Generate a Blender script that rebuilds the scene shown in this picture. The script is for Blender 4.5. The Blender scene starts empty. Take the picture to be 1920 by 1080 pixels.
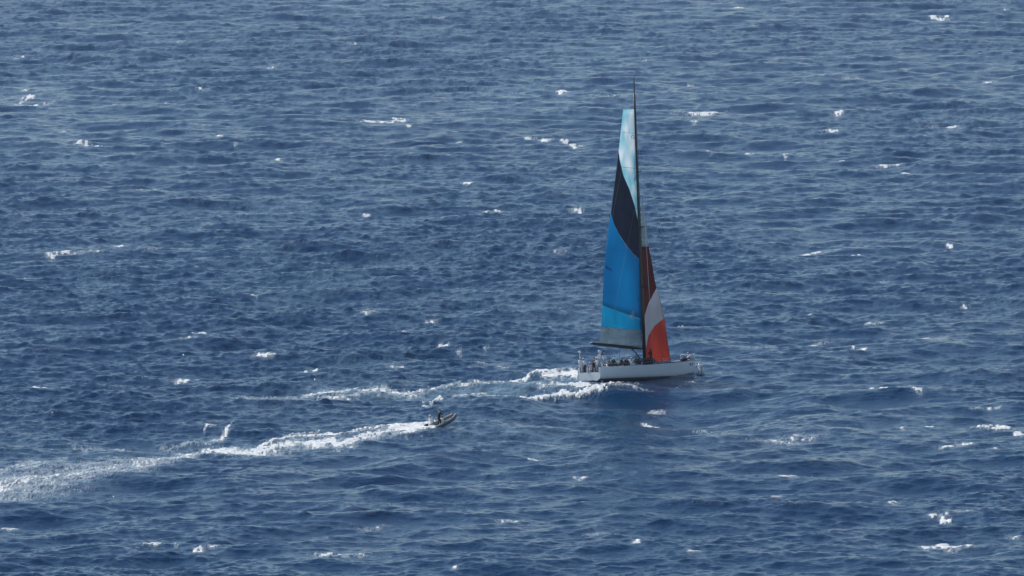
import bpy, bmesh, math, random
import numpy as np
from mathutils import Vector, Matrix
R = math.radians
rnd = random.Random(7)
rng = np.random.default_rng(11)
S = bpy.context.scene
C = S.collection

# ---------------------------------------------------------------- camera
CAM_H = 96.0
F_PX = 16080.0                       # focal length in pixels of a 1920 wide picture
DEP = math.atan(CAM_H / 1000.0) - math.atan(167.0 / F_PX)
cam_d = bpy.data.cameras.new('camera')
cam = bpy.data.objects.new('camera', cam_d); C.objects.link(cam)
cam.location = (0, 0, CAM_H)
cam.rotation_euler = (math.pi / 2 - DEP, 0, 0)
cam_d.sensor_width = 36.0
cam_d.lens = 36.0 * F_PX / 1920.0
cam_d.clip_start = 1.0
cam_d.clip_end = 90000.0
S.camera = cam

# ---------------------------------------------------------------- sky, sun, exposure
SUN_EL, SUN_AZ = R(43), R(-50)       # azimuth from +Y (away from the camera) towards +X; negative = left
sd = Vector((math.sin(SUN_AZ) * math.cos(SUN_EL), math.cos(SUN_AZ) * math.cos(SUN_EL), math.sin(SUN_EL)))
w = bpy.data.worlds.new('World'); S.world = w; w.use_nodes = True
nt = w.node_tree; nt.nodes.clear()
sky = nt.nodes.new('ShaderNodeTexSky'); sky.sky_type = 'NISHITA'; sky.sun_disc = False
sky.sun_elevation = SUN_EL; sky.sun_rotation = SUN_AZ
sky.altitude = 0; sky.air_density = 1.0; sky.dust_density = 0.0; sky.ozone_density = 2.8
bg = nt.nodes.new('ShaderNodeBackground'); bg.inputs['Strength'].default_value = 0.095
wo = nt.nodes.new('ShaderNodeOutputWorld')
nt.links.new(sky.outputs[0], bg.inputs[0]); nt.links.new(bg.outputs[0], wo.inputs[0])
sl = bpy.data.lights.new('sun', 'SUN'); sl.energy = 3.7; sl.angle = R(0.53); sl.color = (1.0, 0.955, 0.89)
so = bpy.data.objects.new('sun', sl); C.objects.link(so)
so.location = (0, 0, 200); so.rotation_euler = sd.to_track_quat('Z', 'Y').to_euler()
S.view_settings.view_transform = 'Standard'; S.view_settings.look = 'None'
S.view_settings.exposure = 0.12; S.view_settings.gamma = 1.0; S.view_settings.use_curve_mapping = False
S.render.engine = 'CYCLES'
S.cycles.max_bounces = 6

# ---------------------------------------------------------------- helpers
def ray(px, py):
    """direction through a point of the photograph (1920 x 1080 pixels)"""
    a = (px - 960.0) / F_PX; b = -(py - 540.0) / F_PX
    cd, sdp = math.cos(DEP), math.sin(DEP)
    return Vector((a, cd + b * sdp, -sdp + b * cd))
def at(px, py, z=0.0):
    d = ray(px, py); t = (z - CAM_H) / d.z
    return Vector((0, 0, CAM_H)) + d * t

def link(o, parent=None):
    C.objects.link(o)
    if parent: o.parent = parent
    return o
def tag(o, label=None, cat=None, group=None, kind=None):
    if label: o['label'] = label
    if cat: o['category'] = cat
    if group: o['group'] = group
    if kind: o['kind'] = kind
    return o
def thing(name, label, cat, M=None, group=None):
    o = bpy.data.objects.new(name, None); C.objects.link(o)
    o.empty_display_size = 0.3
    if M is not None: o.matrix_world = M
    return tag(o, label, cat, group)
def obj(name, bm, mat, parent=None, smooth=True):
    me = bpy.data.meshes.new(name)
    bmesh.ops.recalc_face_normals(bm, faces=bm.faces)
    bm.to_mesh(me); bm.free()
    if smooth:
        for p in me.polygons: p.use_smooth = True
    mats = mat if isinstance(mat, (list, tuple)) else [mat]
    for m in mats: me.materials.append(m)
    return link(bpy.data.objects.new(name, me), parent)

def add_tube(bm, pts, r, seg=8, caps=True):
    pts = [Vector(p) for p in pts]
    rs = r if isinstance(r, (list, tuple)) else [r] * len(pts)
    rings = []; up = None
    for i, p in enumerate(pts):
        t = (pts[min(i + 1, len(pts) - 1)] - pts[max(i - 1, 0)]).normalized()
        if up is None:
            up = Vector((0, 0, 1)) if abs(t.z) < 0.9 else Vector((1, 0, 0))
        s = t.cross(up).normalized(); u = s.cross(t).normalized(); up = u
        rings.append([bm.verts.new(p + (s * math.cos(2 * math.pi * k / seg) + u * math.sin(2 * math.pi * k / seg)) * rs[i]) for k in range(seg)])
    for a, b in zip(rings, rings[1:]):
        for k in range(seg):
            bm.faces.new((a[k], a[(k + 1) % seg], b[(k + 1) % seg], b[k]))
    if caps:
        bm.faces.new(rings[0][::-1]); bm.faces.new(rings[-1])
def add_box(bm, c, s, bevel=0.0, rot=None):
    r = bmesh.ops.create_cube(bm, size=1.0)
    vs = r['verts']
    for v in vs:
        v.co = Vector((v.co.x * s[0], v.co.y * s[1], v.co.z * s[2]))
    if bevel:
        es = list({e for v in vs for e in v.link_edges})
        rr = bmesh.ops.bevel(bm, geom=es, offset=bevel, segments=2, affect='EDGES', profile=0.6)
        vs = list({v for f in rr['faces'] for v in f.verts} | {v for v in vs if v.is_valid})
    for v in vs:
        if rot is not None: v.co = rot @ v.co
        v.co += Vector(c)
def loft(bm, rings, closed=False, cap=False):
    vr = [[bm.verts.new(p) for p in r] for r in rings]
    n = len(vr[0])
    for a, b in zip(vr, vr[1:]):
        for k in range(n if closed else n - 1):
            f = (a[k], a[(k + 1) % n], b[(k + 1) % n], b[k])
            if len(set(f)) == 4: bm.faces.new(f)
    if cap:
        bm.faces.new(vr[0][::-1]); bm.faces.new(vr[-1])
    return vr

def material(name, col, rough=0.5, metal=0.0, var=0.12, scale=3.0, bump=0.0, spec=0.5, coords='Object'):
    m = bpy.data.materials.new(name); m.use_nodes = True
    n = m.node_tree; b = n.nodes['Principled BSDF']
    tc = n.nodes.new('ShaderNodeTexCoord')
    nz = n.nodes.new('ShaderNodeTexNoise'); nz.inputs['Scale'].default_value = scale; nz.inputs['Detail'].default_value = 5
    n.links.new(tc.outputs[coords], nz.inputs['Vector'])
    mx = n.nodes.new('ShaderNodeMix'); mx.data_type = 'RGBA'
    mx.inputs[6].default_value = (*[c * (1 - var) for c in col], 1)
    mx.inputs[7].default_value = (*[min(1, c * (1 + var)) for c in col], 1)
    n.links.new(nz.outputs['Fac'], mx.inputs[0]); n.links.new(mx.outputs[2], b.inputs['Base Color'])
    b.inputs['Roughness'].default_value = rough; b.inputs['Metallic'].default_value = metal
    b.inputs['Specular IOR Level'].default_value = spec
    if bump:
        bp = n.nodes.new('ShaderNodeBump'); bp.inputs['Strength'].default_value = bump; bp.inputs['Distance'].default_value = 0.02
        n.links.new(nz.outputs['Fac'], bp.inputs['Height']); n.links.new(bp.outputs[0], b.inputs['Normal'])
    return m

def sail_cloth(name, col, trans, var=0.1, mottle=None, opac=1.0, scale=0.8):
    """woven laminate: diffuse + translucent, faint creases; opac < 1 is clear film with a light weave"""
    m = bpy.data.materials.new(name); m.use_nodes = True
    n = m.node_tree; n.nodes.clear()
    out = n.nodes.new('ShaderNodeOutputMaterial')
    tc = n.nodes.new('ShaderNodeTexCoord')
    mp = n.nodes.new('ShaderNodeMapping'); mp.inputs['Scale'].default_value = (1, 1, 0.35)
    n.links.new(tc.outputs['Object'], mp.inputs[0])
    nz = n.nodes.new('ShaderNodeTexNoise'); nz.inputs['Scale'].default_value = scale; nz.inputs['Detail'].default_value = 4
    n.links.new(mp.outputs[0], nz.inputs['Vector'])
    cr = n.nodes.new('ShaderNodeValToRGB')
    cr.color_ramp.elements[0].position = 0.35; cr.color_ramp.elements[1].position = 0.66
    lo = mottle or tuple(c * (1 - var) for c in col)
    cr.color_ramp.elements[0].color = (*lo, 1); cr.color_ramp.elements[1].color = (*[min(1, c * (1 + var)) for c in col], 1)
    n.links.new(nz.outputs['Fac'], cr.inputs[0])
    bp = n.nodes.new('ShaderNodeBump'); bp.inputs['Strength'].default_value = 0.35; bp.inputs['Distance'].default_value = 0.12
    n.links.new(nz.outputs['Fac'], bp.inputs['Height'])
    pr = n.nodes.new('ShaderNodeBsdfPrincipled'); pr.inputs['Roughness'].default_value = 0.45
    tr = n.nodes.new('ShaderNodeBsdfTranslucent')
    for s_ in (pr.inputs['Base Color'], tr.inputs['Color']): n.links.new(cr.outputs[0], s_)
    n.links.new(bp.outputs[0], pr.inputs['Normal']); n.links.new(bp.outputs[0], tr.inputs['Normal'])
    mx = n.nodes.new('ShaderNodeMixShader'); mx.inputs[0].default_value = trans
    n.links.new(pr.outputs[0], mx.inputs[1]); n.links.new(tr.outputs[0], mx.inputs[2])
    last = mx
    if opac < 1:
        tp = n.nodes.new('ShaderNodeBsdfTransparent'); tp.inputs[0].default_value = (0.82, 0.86, 0.84, 1)
        m2 = n.nodes.new('ShaderNodeMixShader'); m2.inputs[0].default_value = opac
        n.links.new(tp.outputs[0], m2.inputs[1]); n.links.new(mx.outputs[0], m2.inputs[2]); last = m2
    n.links.new(last.outputs[0], out.inputs[0])
    return m

# ---------------------------------------------------------------- the sea
def spectrum_tile(N, L, kmin, kmax, kp, amp, wind, spread, seed, chop):
    g = np.random.default_rng(seed)
    k1 = 2 * np.pi * np.fft.fftfreq(N, L / N)
    kx, ky = np.meshgrid(k1, k1, indexing='xy')
    k = np.hypot(kx, ky); k[0, 0] = 1
    th = np.arctan2(ky, kx) - wind
    D = np.cos(th / 1.0); D = np.where(D > 0, D, 0.0) ** spread + 0.03
    P = amp * k ** -4.0 * np.exp(-1.1 * (kp / k) ** 2) * D
    P[(k < kmin) | (k > kmax)] = 0; P[0, 0] = 0
    dk = 2 * np.pi / L
    h = (g.normal(size=(N, N)) + 1j * g.normal(size=(N, N))) * np.sqrt(P) * dk
    z = np.fft.ifft2(h).real * N * N
    dx = np.fft.ifft2(-1j * kx / k * h).real * N * N * -chop
    dy = np.fft.ifft2(-1j * ky / k * h).real * N * N * -chop
    return np.stack([dx, dy, z], -1).astype(np.float32)
def noise_tile(N, p, kcut, seed):
    g = np.random.default_rng(seed)
    k1 = np.fft.fftfreq(N) * N
    kx, ky = np.meshgrid(k1, k1); k = np.hypot(kx, ky); k[0, 0] = 1
    a = (k + kcut) ** -p; a[0, 0] = 0
    f = np.fft.ifft2(np.fft.fft2(g.normal(size=(N, N))) * a).real
    return (f / f.std()).astype(np.float32)
def sample(T, x, y, L):
    N = T.shape[0]
    u = (x / L * N) % N; v = (y / L * N) % N
    i = np.floor(u).astype(np.int32) % N; j = np.floor(v).astype(np.int32) % N
    fu = (u - np.floor(u)); fv = (v - np.floor(v))
    if T.ndim == 3: fu = fu[..., None]; fv = fv[..., None]
    i2 = (i + 1) % N; j2 = (j + 1) % N
    return (T[j, i] * (1 - fu) * (1 - fv) + T[j, i2] * fu * (1 - fv) + T[j2, i] * (1 - fu) * fv + T[j2, i2] * fu * fv)

WIND = R(-76)                         # the seas run towards the camera and a little to the right
AMP = 0.0052
tileA = spectrum_tile(1024, 512.0, 2 * math.pi / 90, 2 * math.pi / 3.4, 2 * math.pi / 25, AMP * 0.88, WIND, 1.2, 3, 0.9)
tileB = spectrum_tile(1024, 118.0, 2 * math.pi / 3.4, 2 * math.pi / 0.45, 2 * math.pi / 26, AMP * 2.5, WIND, 1.5, 5, 0.6)
NF = noise_tile(1024, 1.5, 2, 21)     # foam break-up
NH = noise_tile(1024, 1.15, 12, 23)    # fine lace
NM = noise_tile(1024, 1.9, 30, 31)
NS = noise_tile(512, 3.0, 8, 29)
NG = noise_tile(512, 2.0, 1, 22)      # slow variation
print('wave rms', tileA[..., 2].std(), tileB[..., 2].std())

# rows: graded in distance, dense where the photograph looks; columns: fan, dense in the middle
pyr = np.concatenate([np.linspace(-45, 1125, 1190)])
e = DEP - np.arctan(-(pyr - 540.0) / F_PX)       # depression of each row
yd = (CAM_H / np.tan(e))[::-1]
near = np.geomspace(60, yd[0] * 0.995, 60)[:-1]; near = np.concatenate([np.linspace(-1500, 40, 12), near])
far = yd[-1] + np.geomspace(6, 45000, 90)
ys = np.concatenate([near, yd, far])
hw = 960.0 / F_PX
uc = np.linspace(-1.13, 1.13, 1120)
side = 1.13 + np.geomspace(0.006, 40, 60)
us = np.concatenate([-side[::-1], uc, side])
ywid = np.maximum(np.abs(ys), 700.0)
NY, NX = len(ys), len(us)
X = us[None, :] * (hw * ywid)[:, None]
Y = np.repeat(ys[:, None], NX, 1)

YOR = at(1204.5, 707.0)               # yacht origin on the water
ROR = at(826.0, 803.0)                # dinghy origin on the water
HEAD = R(42)

dA = sample(tileA, X, Y, 512.0)
dB = sample(tileB, X, Y, 118.0)
lim = np.clip(1 - (Y - 1900) / 2500, 0, 1) * np.clip((Y + 1500) / 300, 0.0, 1)
lim *= np.clip(1 - (np.abs(us)[None, :] - 2.5) / 4, 0, 1)
dens = ((np.abs(us) < 1.2)[None, :] & (Y > yd[0] - 5) & (Y < yd[-1] + 5)).astype(np.float32)
gust = sample(NG, X, Y * 0.4 + 40, 230.0)
# the long waves are lower where the boats ride, so that they sit in the water
def blob(cx, cy, rx, ry, ang=0.0):
    c, s = math.cos(ang), math.sin(ang)
    a = ((X - cx) * c + (Y - cy) * s) / rx; b = (-(X - cx) * s + (Y - cy) * c) / ry
    return np.exp(-(a * a + b * b))
calm = 1 - 0.85 * blob(YOR.x, YOR.y, 10, 4, HEAD) - 0.7 * blob(ROR.x, ROR.y, 4, 3)
D = dA * (lim * calm)[..., None] + dB * (dens * np.clip(1.05 + 0.32 * gust, 0.65, 1.7) * (1 - 0.7 * blob(YOR.x - 1, YOR.y - 26, 7, 34)))[..., None]
# calmer around both boats so that they sit in the water
def blob(cx, cy, rx, ry, ang=0.0):
    c, s = math.cos(ang), math.sin(ang)
    a = ((X - cx) * c + (Y - cy) * s) / rx; b = (-(X - cx) * s + (Y - cy) * c) / ry
    return np.exp(-(a * a + b * b))


# the yacht rides the back of a swell: the water falls away towards the camera in front of it, then rises gently
sx_ = np.clip(1 - ((X - YOR.x - 1.0) / 17.0) ** 2, 0, 1) ** 1.5
ty = (YOR.y - 5.0 - Y)
prof = np.where(ty < 0, 0.0, np.where(ty < 26, -(1 - np.cos(np.pi * ty / 26)) * 0.5, np.where(ty < 80, -(1 + np.cos(np.pi * (ty - 26) / 54)) * 0.5, 0.0)))
D[..., 2] += (sx_ * prof * 1.7).astype(np.float32)

# foam laid where the photograph has it.  Distances use a foreshortened depth axis.
K = 0.1
foamW = np.zeros_like(X, dtype=np.float32)   # yacht wake
foamR = np.zeros_like(foamW)                 # dinghy wake
foamC = np.zeros_like(foamW)                 # whitecaps
aer = np.zeros_like(foamW)
lift = np.zeros_like(foamW)
def sub(pts, pad):
    xs = [p.x for p in pts]; yy = [p.y for p in pts]
    j0, j1 = np.searchsorted(ys, (min(yy) - pad / K, max(yy) + pad / K))
    x0, x1 = min(xs) - pad, max(xs) + pad
    w0 = hw * ywid[j0:j1]
    i0 = np.searchsorted(us, x0 / w0.min() if x0 < 0 else x0 / w0.max()); i1 = np.searchsorted(us, x1 / w0.max() if x1 < 0 else x1 / w0.min())
    return slice(j0, j1), slice(i0, i1)
def stroke(dst, pts, wid, inten, soft=0.5, li=0.0):
    """pts: photo pixels; wid: half widths in photo pixels; inten: strength at each point"""
    P = [at(*p) for p in pts]; wm = [a / 16.0 for a in wid]
    sj, si = sub(P, max(wm) * 3 + 1)
    wx, wy = X[sj, si], Y[sj, si]
    x = wx + 0.35 * sample(NF, wx, wy * 0.3, 90.0)
    y = wy * K + 0.16 * sample(NF, wx + 40, wy * 0.3, 70.0) + 0.07 * sample(NM, wx, wy * 0.35, 40.0)      # ragged edges
    best = np.zeros_like(x)
    for a, b, wa, wb, ia, ib in zip(P, P[1:], wm, wm[1:], inten, inten[1:]):
        ax, ay, bx, by = a.x, a.y * K, b.x, b.y * K
        dx, dy = bx - ax, by - ay; l2 = dx * dx + dy * dy
        t = np.clip(((x - ax) * dx + (y - ay) * dy) / l2, 0, 1)
        d = np.hypot(x - ax - t * dx, y - ay - t * dy)
        ww = wa + (wb - wa) * t
        v = np.exp(-(d / ww) ** 2 * 1.2) * (ia + (ib - ia) * t)
        best = np.maximum(best, v)
    dst[sj, si] = np.maximum(dst[sj, si], best)
    if li: lift[sj, si] = np.maximum(lift[sj, si], best * li)

# --- dinghy wake
main = [(818, 803), (780, 808), (740, 812), (700, 820), (660, 830), (620, 836), (580, 838), (540, 843), (500, 849), (470, 850), (430, 845), (390, 843), (350, 850), (310, 859), (260, 872), (200, 882), (140, 890), (80, 898), (20, 910), (-60, 930)]
stroke(foamR, main, [5, 7, 7, 8, 6, 7, 7, 9, 8, 8, 9, 9, 11, 13, 16, 19, 21, 24, 26, 32], [3, 2.2, 1.25, 1.1, 1.2, 1.1, 1.05, 1.15, 1.2, 1.15, 1.15, 1.05, 1.0, .9, .82, .84, .84, .84, .86, .86], li=0.12)
stroke(foamR, [(812, 797), (780, 800), (740, 804), (700, 807), (660, 811)], [3, 3, 3, 3, 3], [2.4, 1.9, 1.5, 1.3, 1.0], li=0.3)
stroke(foamR, [(680, 812), (640, 818), (600, 822), (560, 826), (520, 833), (480, 842)], [3, 4, 4, 4, 5, 5], [1.0, 1.2, 1.1, 1.1, 1.2, 1.2], li=0.2)
stroke(foamR, [(600, 810), (575, 815), (540, 823)], [2, 3, 3], [1.2, 1.2, 1.0], li=0.25)
stroke(foamR, [(437, 803), (424, 810), (420, 820), (395, 823), (350, 826), (310, 831)], [4, 6, 4, 2.5, 2.5, 2.5], [1.5, 1.3, 1.1, .85, .75, .6], li=0.05)
stroke(foamR, [(388, 806), (398, 800), (408, 802)], [2, 2.5, 2], [1.2, 1.3, 1.0], li=0.05)
stroke(foamR, [(250, 838), (200, 838), (145, 836)], [4, 4, 3], [.72, .74, .68])
stroke(foamR, [(120, 860), (60, 872), (0, 888), (-40, 893)], [4, 6, 6, 6], [.74, .8, .86, .85])
stroke(aer, main, [6, 9, 9, 11, 11, 11, 11, 12, 12, 12, 12, 12, 13, 16, 20, 24, 28, 30, 32, 34], [1.0] * 6 + [.9] * 6 + [.75] * 8)
stroke(aer, [(420, 812), (340, 835), (180, 845), (60, 870)], [10, 12, 16, 22], [.6, .6, .55, .5])
# --- yacht wake
stroke(foamW, [(1092, 703), (1060, 704), (1030, 704), (1010, 700), (998, 703), (985, 712), (950, 717), (900, 723), (850, 728), (800, 736), (770, 739)], [6, 6, 7, 5, 4, 3, 3, 3, 4, 6, 5], [2.0, 1.5, 1.2, 1.25, 1.15, 1.15, 1.1, 1.0, .95, .95, .8], li=0.2)
stroke(foamW, [(1150, 722), (1128, 728), (1100, 733), (1060, 735), (1020, 741), (985, 747), (940, 746), (900, 744), (850, 748)], [1.3, 2.5, 4, 4, 4, 4, 3, 3, 2.5], [1.2, 1.6, 1.7, 1.5, 1.3, 1.25, 1.0, .95, .85], li=0.22)
stroke(foamW, [(1100, 723), (1060, 724), (1010, 729)], [4, 3, 3], [1.5, 1.1, .9])
stroke(foamW, [(1220, 722), (1190, 721), (1165, 719), (1148, 722)], [1.2, 1.6, 1.8, 1.5], [.75, .95, 1.1, 1.3], li=0.12)
stroke(foamW, [(1305, 708), (1285, 711), (1262, 713)], [3, 2, 1.5], [1.0, .9, .7])
stroke(foamW, [(832, 746), (818, 750), (808, 756), (792, 757)], [1.2, 1.5, 1.6, 1.2], [1.1, 1.3, 1.3, 1.1], li=0.12)
stroke(foamC, [(1822, 802), (1838, 804), (1856, 807), (1878, 804), (1896, 806), (1906, 809)], [1.4, 2.2, 2.6, 3, 2.6, 1.6], [1.1, 1.6, 1.8, 1.9, 1.8, 1.2], li=0.2)
stroke(foamW, [(676, 731), (640, 738), (590, 741), (560, 745)], [4, 5, 5, 4], [.9, .95, 1.0, .9])
stroke(foamW, [(545, 746), (500, 744), (455, 748), (420, 746)], [5, 6, 5, 4], [.72, .72, .68, .6])
stroke(foamW, [(690, 744), (640, 747), (590, 750)], [2.5, 3.5, 3], [.85, .9, .8])
stroke(foamW, [(770, 736), (720, 734), (676, 736)], [6, 6, 5], [.95, .95, .95])
stroke(aer, [(560, 742), (480, 746), (400, 742), (300, 745)], [8, 8, 7, 6], [.6, .5, .4, .3])
stroke(aer, [(1110, 712), (1040, 722), (960, 731), (880, 736), (800, 741), (700, 738), (620, 738), (540, 744), (460, 750)], [12, 15, 14, 12, 11, 11, 11, 9, 8], [1.0, 1, 1, .95, .9, .85, .8, .7, .5])
# --- whitecaps: x, y, half width, half height, strength
caps = """1225 771 14 4 2.2|1213 769 8 2 1.2|1320 790 30 2 .85|1880 806 32 3.5 2|1912 815 10 6 2.2|1800 839 45 2.2 1.0|1500 823 60 6 .78|1450 822 60 4 .74
1645 736 19 2.2 1.7|1722 743 9 2.5 1.7|1742 798 10 1.5 1.3|1690 800 10 6 1.0|1605 655 14 4 1.5|1272 617 9 2 1.4|1522 593 7 1.6 1.4|1514 470 17 2.8 1.8
1605 479 9 2.5 1.6|1656 524 12 2.4 1.3|1770 237 36 3.2 1.9|1840 239 20 2 .9|1553 248 20 2 1.1|1600 146 20 2.2 1.3|1298 156 7 2 .9|1310 211 55 4 1.05|1300 233 8 3 1.5|1393 16 17 1.6 1.3
1760 32 22 3 1.15|1890 17 8 2 1.2|1570 214 16 2.5 1.1|1540 142 10 2 .9|1052 170 13 5 1.7|1110 181 14 2.4 1.7|1143 183 12 2.2 1.5|980 172 12 2 1.1|1020 262 18 2 1.4
1082 273 14 5 1.5|1056 264 8 2.2 1.5|998 261 12 1.6 1.2|720 225 44 3 1.3|705 228 34 1.8 1.3|750 221 18 2.2 1.7|772 239 12 2.2 1.5|848 248 8 1.6 1.3|861 265 7 2.4 1.4
876 345 15 2.4 2.0|412 256 8 3 1.4|413 267 8 2.4 1.5|444 272 7 2.2 1.6|470 176 13 1.8 1.5|385 170 14 1.3 1.0|310 198 12 1.8 1.3|216 194 8 1.6 1.2|48 186 14 8 1.05|60 196 40 2 .95
36 106 12 2.6 1.4|45 171 9 1.6 1.4|117 248 11 1.5 1.2|160 269 22 2 1.2|188 272 8 1.4 1.1|520 300 7 3 1.1|510 129 9 1.5 1.3|336 80 9 3 1.0|1333 289 8 3 1.3|1405 290 8 2.6 1.2
1472 293 5 4 1.3|1576 304 8 1.5 1.3|1660 310 24 1.3 1.1|1700 325 8 2.5 1.2|950 115 8 2 1.2|690 405 8 3 1.2|270 358 28 1.6 1.0|100 481 18 4 1.15|130 478 36 1.4 .9|48 520 8 2.4 1.2
486 559 9 2.4 1.2|371 624 13 2 1.8|352 638 20 2.5 .95|500 673 28 2 1.2|578 696 18 1.6 1.6|690 591 22 1.8 1.1|272 708 9 1.8 1.4|336 712 18 6 1.25|66 728 7 3 1.6|95 726 22 1.3 1.1
365 708 9 1.4 1.2|808 600 12 3 1.2|832 645 12 5 1.05|756 622 18 2 1.1|746 688 16 2.4 1.3|945 688 12 3 1.3|915 680 30 1.6 .95|912 655 3 5 .9|862 662 6 5 .95|1002 527 9 2 1.2
1050 472 14 3 1.0|1082 395 16 2 1.1|925 396 22 1.6 1.1|690 402 8 2 1.0|280 1022 18 3 1.5|332 1023 6 3 1.3|375 1030 12 3.5 1.6|402 1026 12 2 1.5|950 974 20 3 1.2|848 1068 9 3 1.3
1192 1016 11 4 1.3|1676 941 10 4 1.6|1700 935 10 1.5 1.0|1770 970 12 9 1.35|1745 966 12 2 1.0|1784 1022 42 10 1.25|1740 1025 16 6 1.1|1900 1005 14 4 1.0|1800 963 20 1.5 .9
640 1040 70 4 .84|610 1038 26 2.4 1.1|1300 1038 20 2 .95|1010 857 16 2 1.0|1085 893 14 2.5 1.1|1480 895 22 3 .9|1455 925 12 3 .95|970 975 12 3 1.2|20 985 18 4 .9|1740 875 40 3 .85
1640 893 40 3 .76|1480 820 30 8 .76|820 570 12 1.5 .9|235 462 50 2.5 .82|160 475 60 2.5 .78|300 468 40 2 .85|220 460 14 3 .95|700 985 30 3 .8|380 425 50 2 .75|1400 650 60 1.8 .74
1510 640 50 1.8 .8|1640 605 18 1.4 1.1|1780 460 6 2 1.2|1810 575 10 1.6 1.2|1745 640 30 1.3 .85|1850 768 30 1.6 .9|1230 705 12 2 .5|1350 698 14 1.6 .8|1860 845 50 2.4 .82|1120 1000 30 2.4 .82
820 35 20 1.5 .8|180 15 30 1.5 .8|300 130 40 2 .72|560 20 30 1.5 .8|660 82 12 3 .85|115 118 16 2 1.0|1010 60 16 1.5 .8|1210 110 14 1.5 .8|1700 130 14 1.5 .85|1850 155 10 1.5 .9"""
flecks = []
for line in caps.replace('\n', '|').split('|'):
    cx, cy, a, b, s = map(float, line.split())
    flecks.append((cx, cy, a, b, min(s, 1.0) * 0.72))
    if s < 0.9: continue
    bow = rnd.uniform(-0.5, 0.9)
    for q in range(2 + int(a / 7) + int(b / 4)):
        t = rnd.uniform(-0.8, 0.8)
        flecks.append((cx + t * a, cy + bow * b * (t * t - 0.3) + rnd.gauss(0, 0.28) * b, a * rnd.uniform(0.14, 0.42) + 1.2, max(0.9, b * rnd.uniform(0.22, 0.5)), s * rnd.uniform(0.75, 1.15)))
for cx, cy, a, b, s in flecks:
    P = [at(cx - a * .8, cy + b * .35), at(cx, cy - b * .15), at(cx + a * .8, cy + b * .1)]
    sj, si = sub(P, (a + b) / 16 + 1)
    c = at(cx, cy)
    tilt = rnd.uniform(-0.04, 0.09)
    sc = 16.0 * 1000.0 / c.y                 # photo pixels per metre out there
    uu = (X[sj, si] - c.x) * sc / a
    hx = (Y[sj, si] - c.y) * (CAM_H / c.y) * sc
    vv = (hx - tilt * (X[sj, si] - c.x) * sc + 0.35 * b * np.cos(uu * 2.2)) / b
    v = np.exp(-np.abs(uu) ** 2.2 - vv * vv) * min(s * 0.98, 1.55)
    foamC[sj, si] = np.maximum(foamC[sj, si], v)
    lift[sj, si] = np.maximum(lift[sj, si], np.minimum(v, 1.3) * (0.08 + 0.005 * b * b if s > 1 else 0.02))
    aer[sj, si] = np.maximum(aer[sj, si], np.exp(-(uu / 1.5) ** 2 - (vv / 2.0) ** 2) * 0.45 * min(s, 1))
foamW *= 1.15; foamR *= 1.05
D *= (1 - 0.25 * np.clip(np.maximum(foamW, foamR), 0, 1))[..., None]      # churned water is flatter
# scattered small breaking crests of the chop
crest = D[..., 2]
n1 = sample(NF, X, Y, 61.0); n2 = sample(NF, X + 31, Y * 0.35, 23.0)
n3 = sample(NH, X * 0.8, Y * 0.45, 34.0); n4 = sample(NH, X * 0.8 + 11, Y * 0.6 + 5, 19.0)
n5 = sample(NH, X * 0.8 + 3, Y * 0.45, 13.0)
n6 = sample(NM, X * 0.7 + 7, Y * 0.35, 38.0)
sk = sample(NH, X * 0.5, (Y * K - 0.11 * X) * 9.0, 34.0); sk2 = sample(NM, X * 0.7, (Y * K - 0.11 * X) * 11.0 + 9, 34.0)
nse = 0.25 * n1 + 0.55 * n3 + 0.45 * n4
lace = np.abs(0.8 * n3 + 0.5 * n4 + 0.2 * n1)          # veins where this is near zero


wr = 0.8 * sample(NF, X * 0.7, Y * 0.25, 140.0) + 0.5 * sample(NH, X * 0.6, Y * 0.4, 34.0)
aer = np.maximum(aer, (np.clip(wr - 0.8, 0, 0.8) * 0.5 * dens * (1 - blob(YOR.x, YOR.y - 20, 12, 35))).astype(np.float32))   # faint bubbly streaks left by old breakers
D[..., 2] += lift * (0.65 + 0.2 * np.clip(sample(NS, X, Y * 0.4, 70.0), -2, 2))
fr = 0.42 + 0.10 * nse + 0.14 * sk2 + 0.52 * np.clip(np.abs(sk + 0.35 * n3), 0, 1.3)
frc = 0.44 + 0.24 * n6 + 0.14 * n5 + 0.34 * np.clip(np.abs(n5 + .5 * n6), 0, 1.2)
def keep(f, t=0.0, g=None): return (f - (fr if g is None else g) + t)
H = D[..., 2]
PX = X + D[..., 0]; PY = Y + D[..., 1]
co = np.stack([PX, PY, H], -1).reshape(-1, 3).astype(np.float32)
idx = np.arange(NY * NX, dtype=np.int32).reshape(NY, NX)

def grid_mesh(name, quads, co):
    me = bpy.data.meshes.new(name)
    nq = len(quads)
    me.vertices.add(len(co)); me.vertices.foreach_set('co', co.ravel())
    me.loops.add(nq * 4); me.loops.foreach_set('vertex_index', quads.ravel())
    me.polygons.add(nq); me.polygons.foreach_set('loop_start', np.arange(0, nq * 4, 4, dtype=np.int32))
    me.polygons.foreach_set('use_smooth', np.ones(nq, dtype=bool))
    me.update(calc_edges=True)
    return me
quads = np.stack([idx[:-1, :-1], idx[:-1, 1:], idx[1:, 1:], idx[1:, :-1]], -1).reshape(-1, 4)
sea_me = grid_mesh('sea', quads, co)
allf = np.maximum(foamW, foamR)
speck = np.clip((D[..., 2] - 0.30 - 0.1 * lace * 2) * 1.2, 0, 0.55) * (n2 > 0.1) * dens
softf = np.maximum(np.maximum(np.clip(keep(allf, 0.5) * 1.2, 0, 1) * np.clip(allf * 3, 0, 1), np.clip(keep(foamC, 0.45, frc) * 1.1, 0, 1) * np.clip(foamC * 3, 0, 1)), 0.25 * speck)
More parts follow.
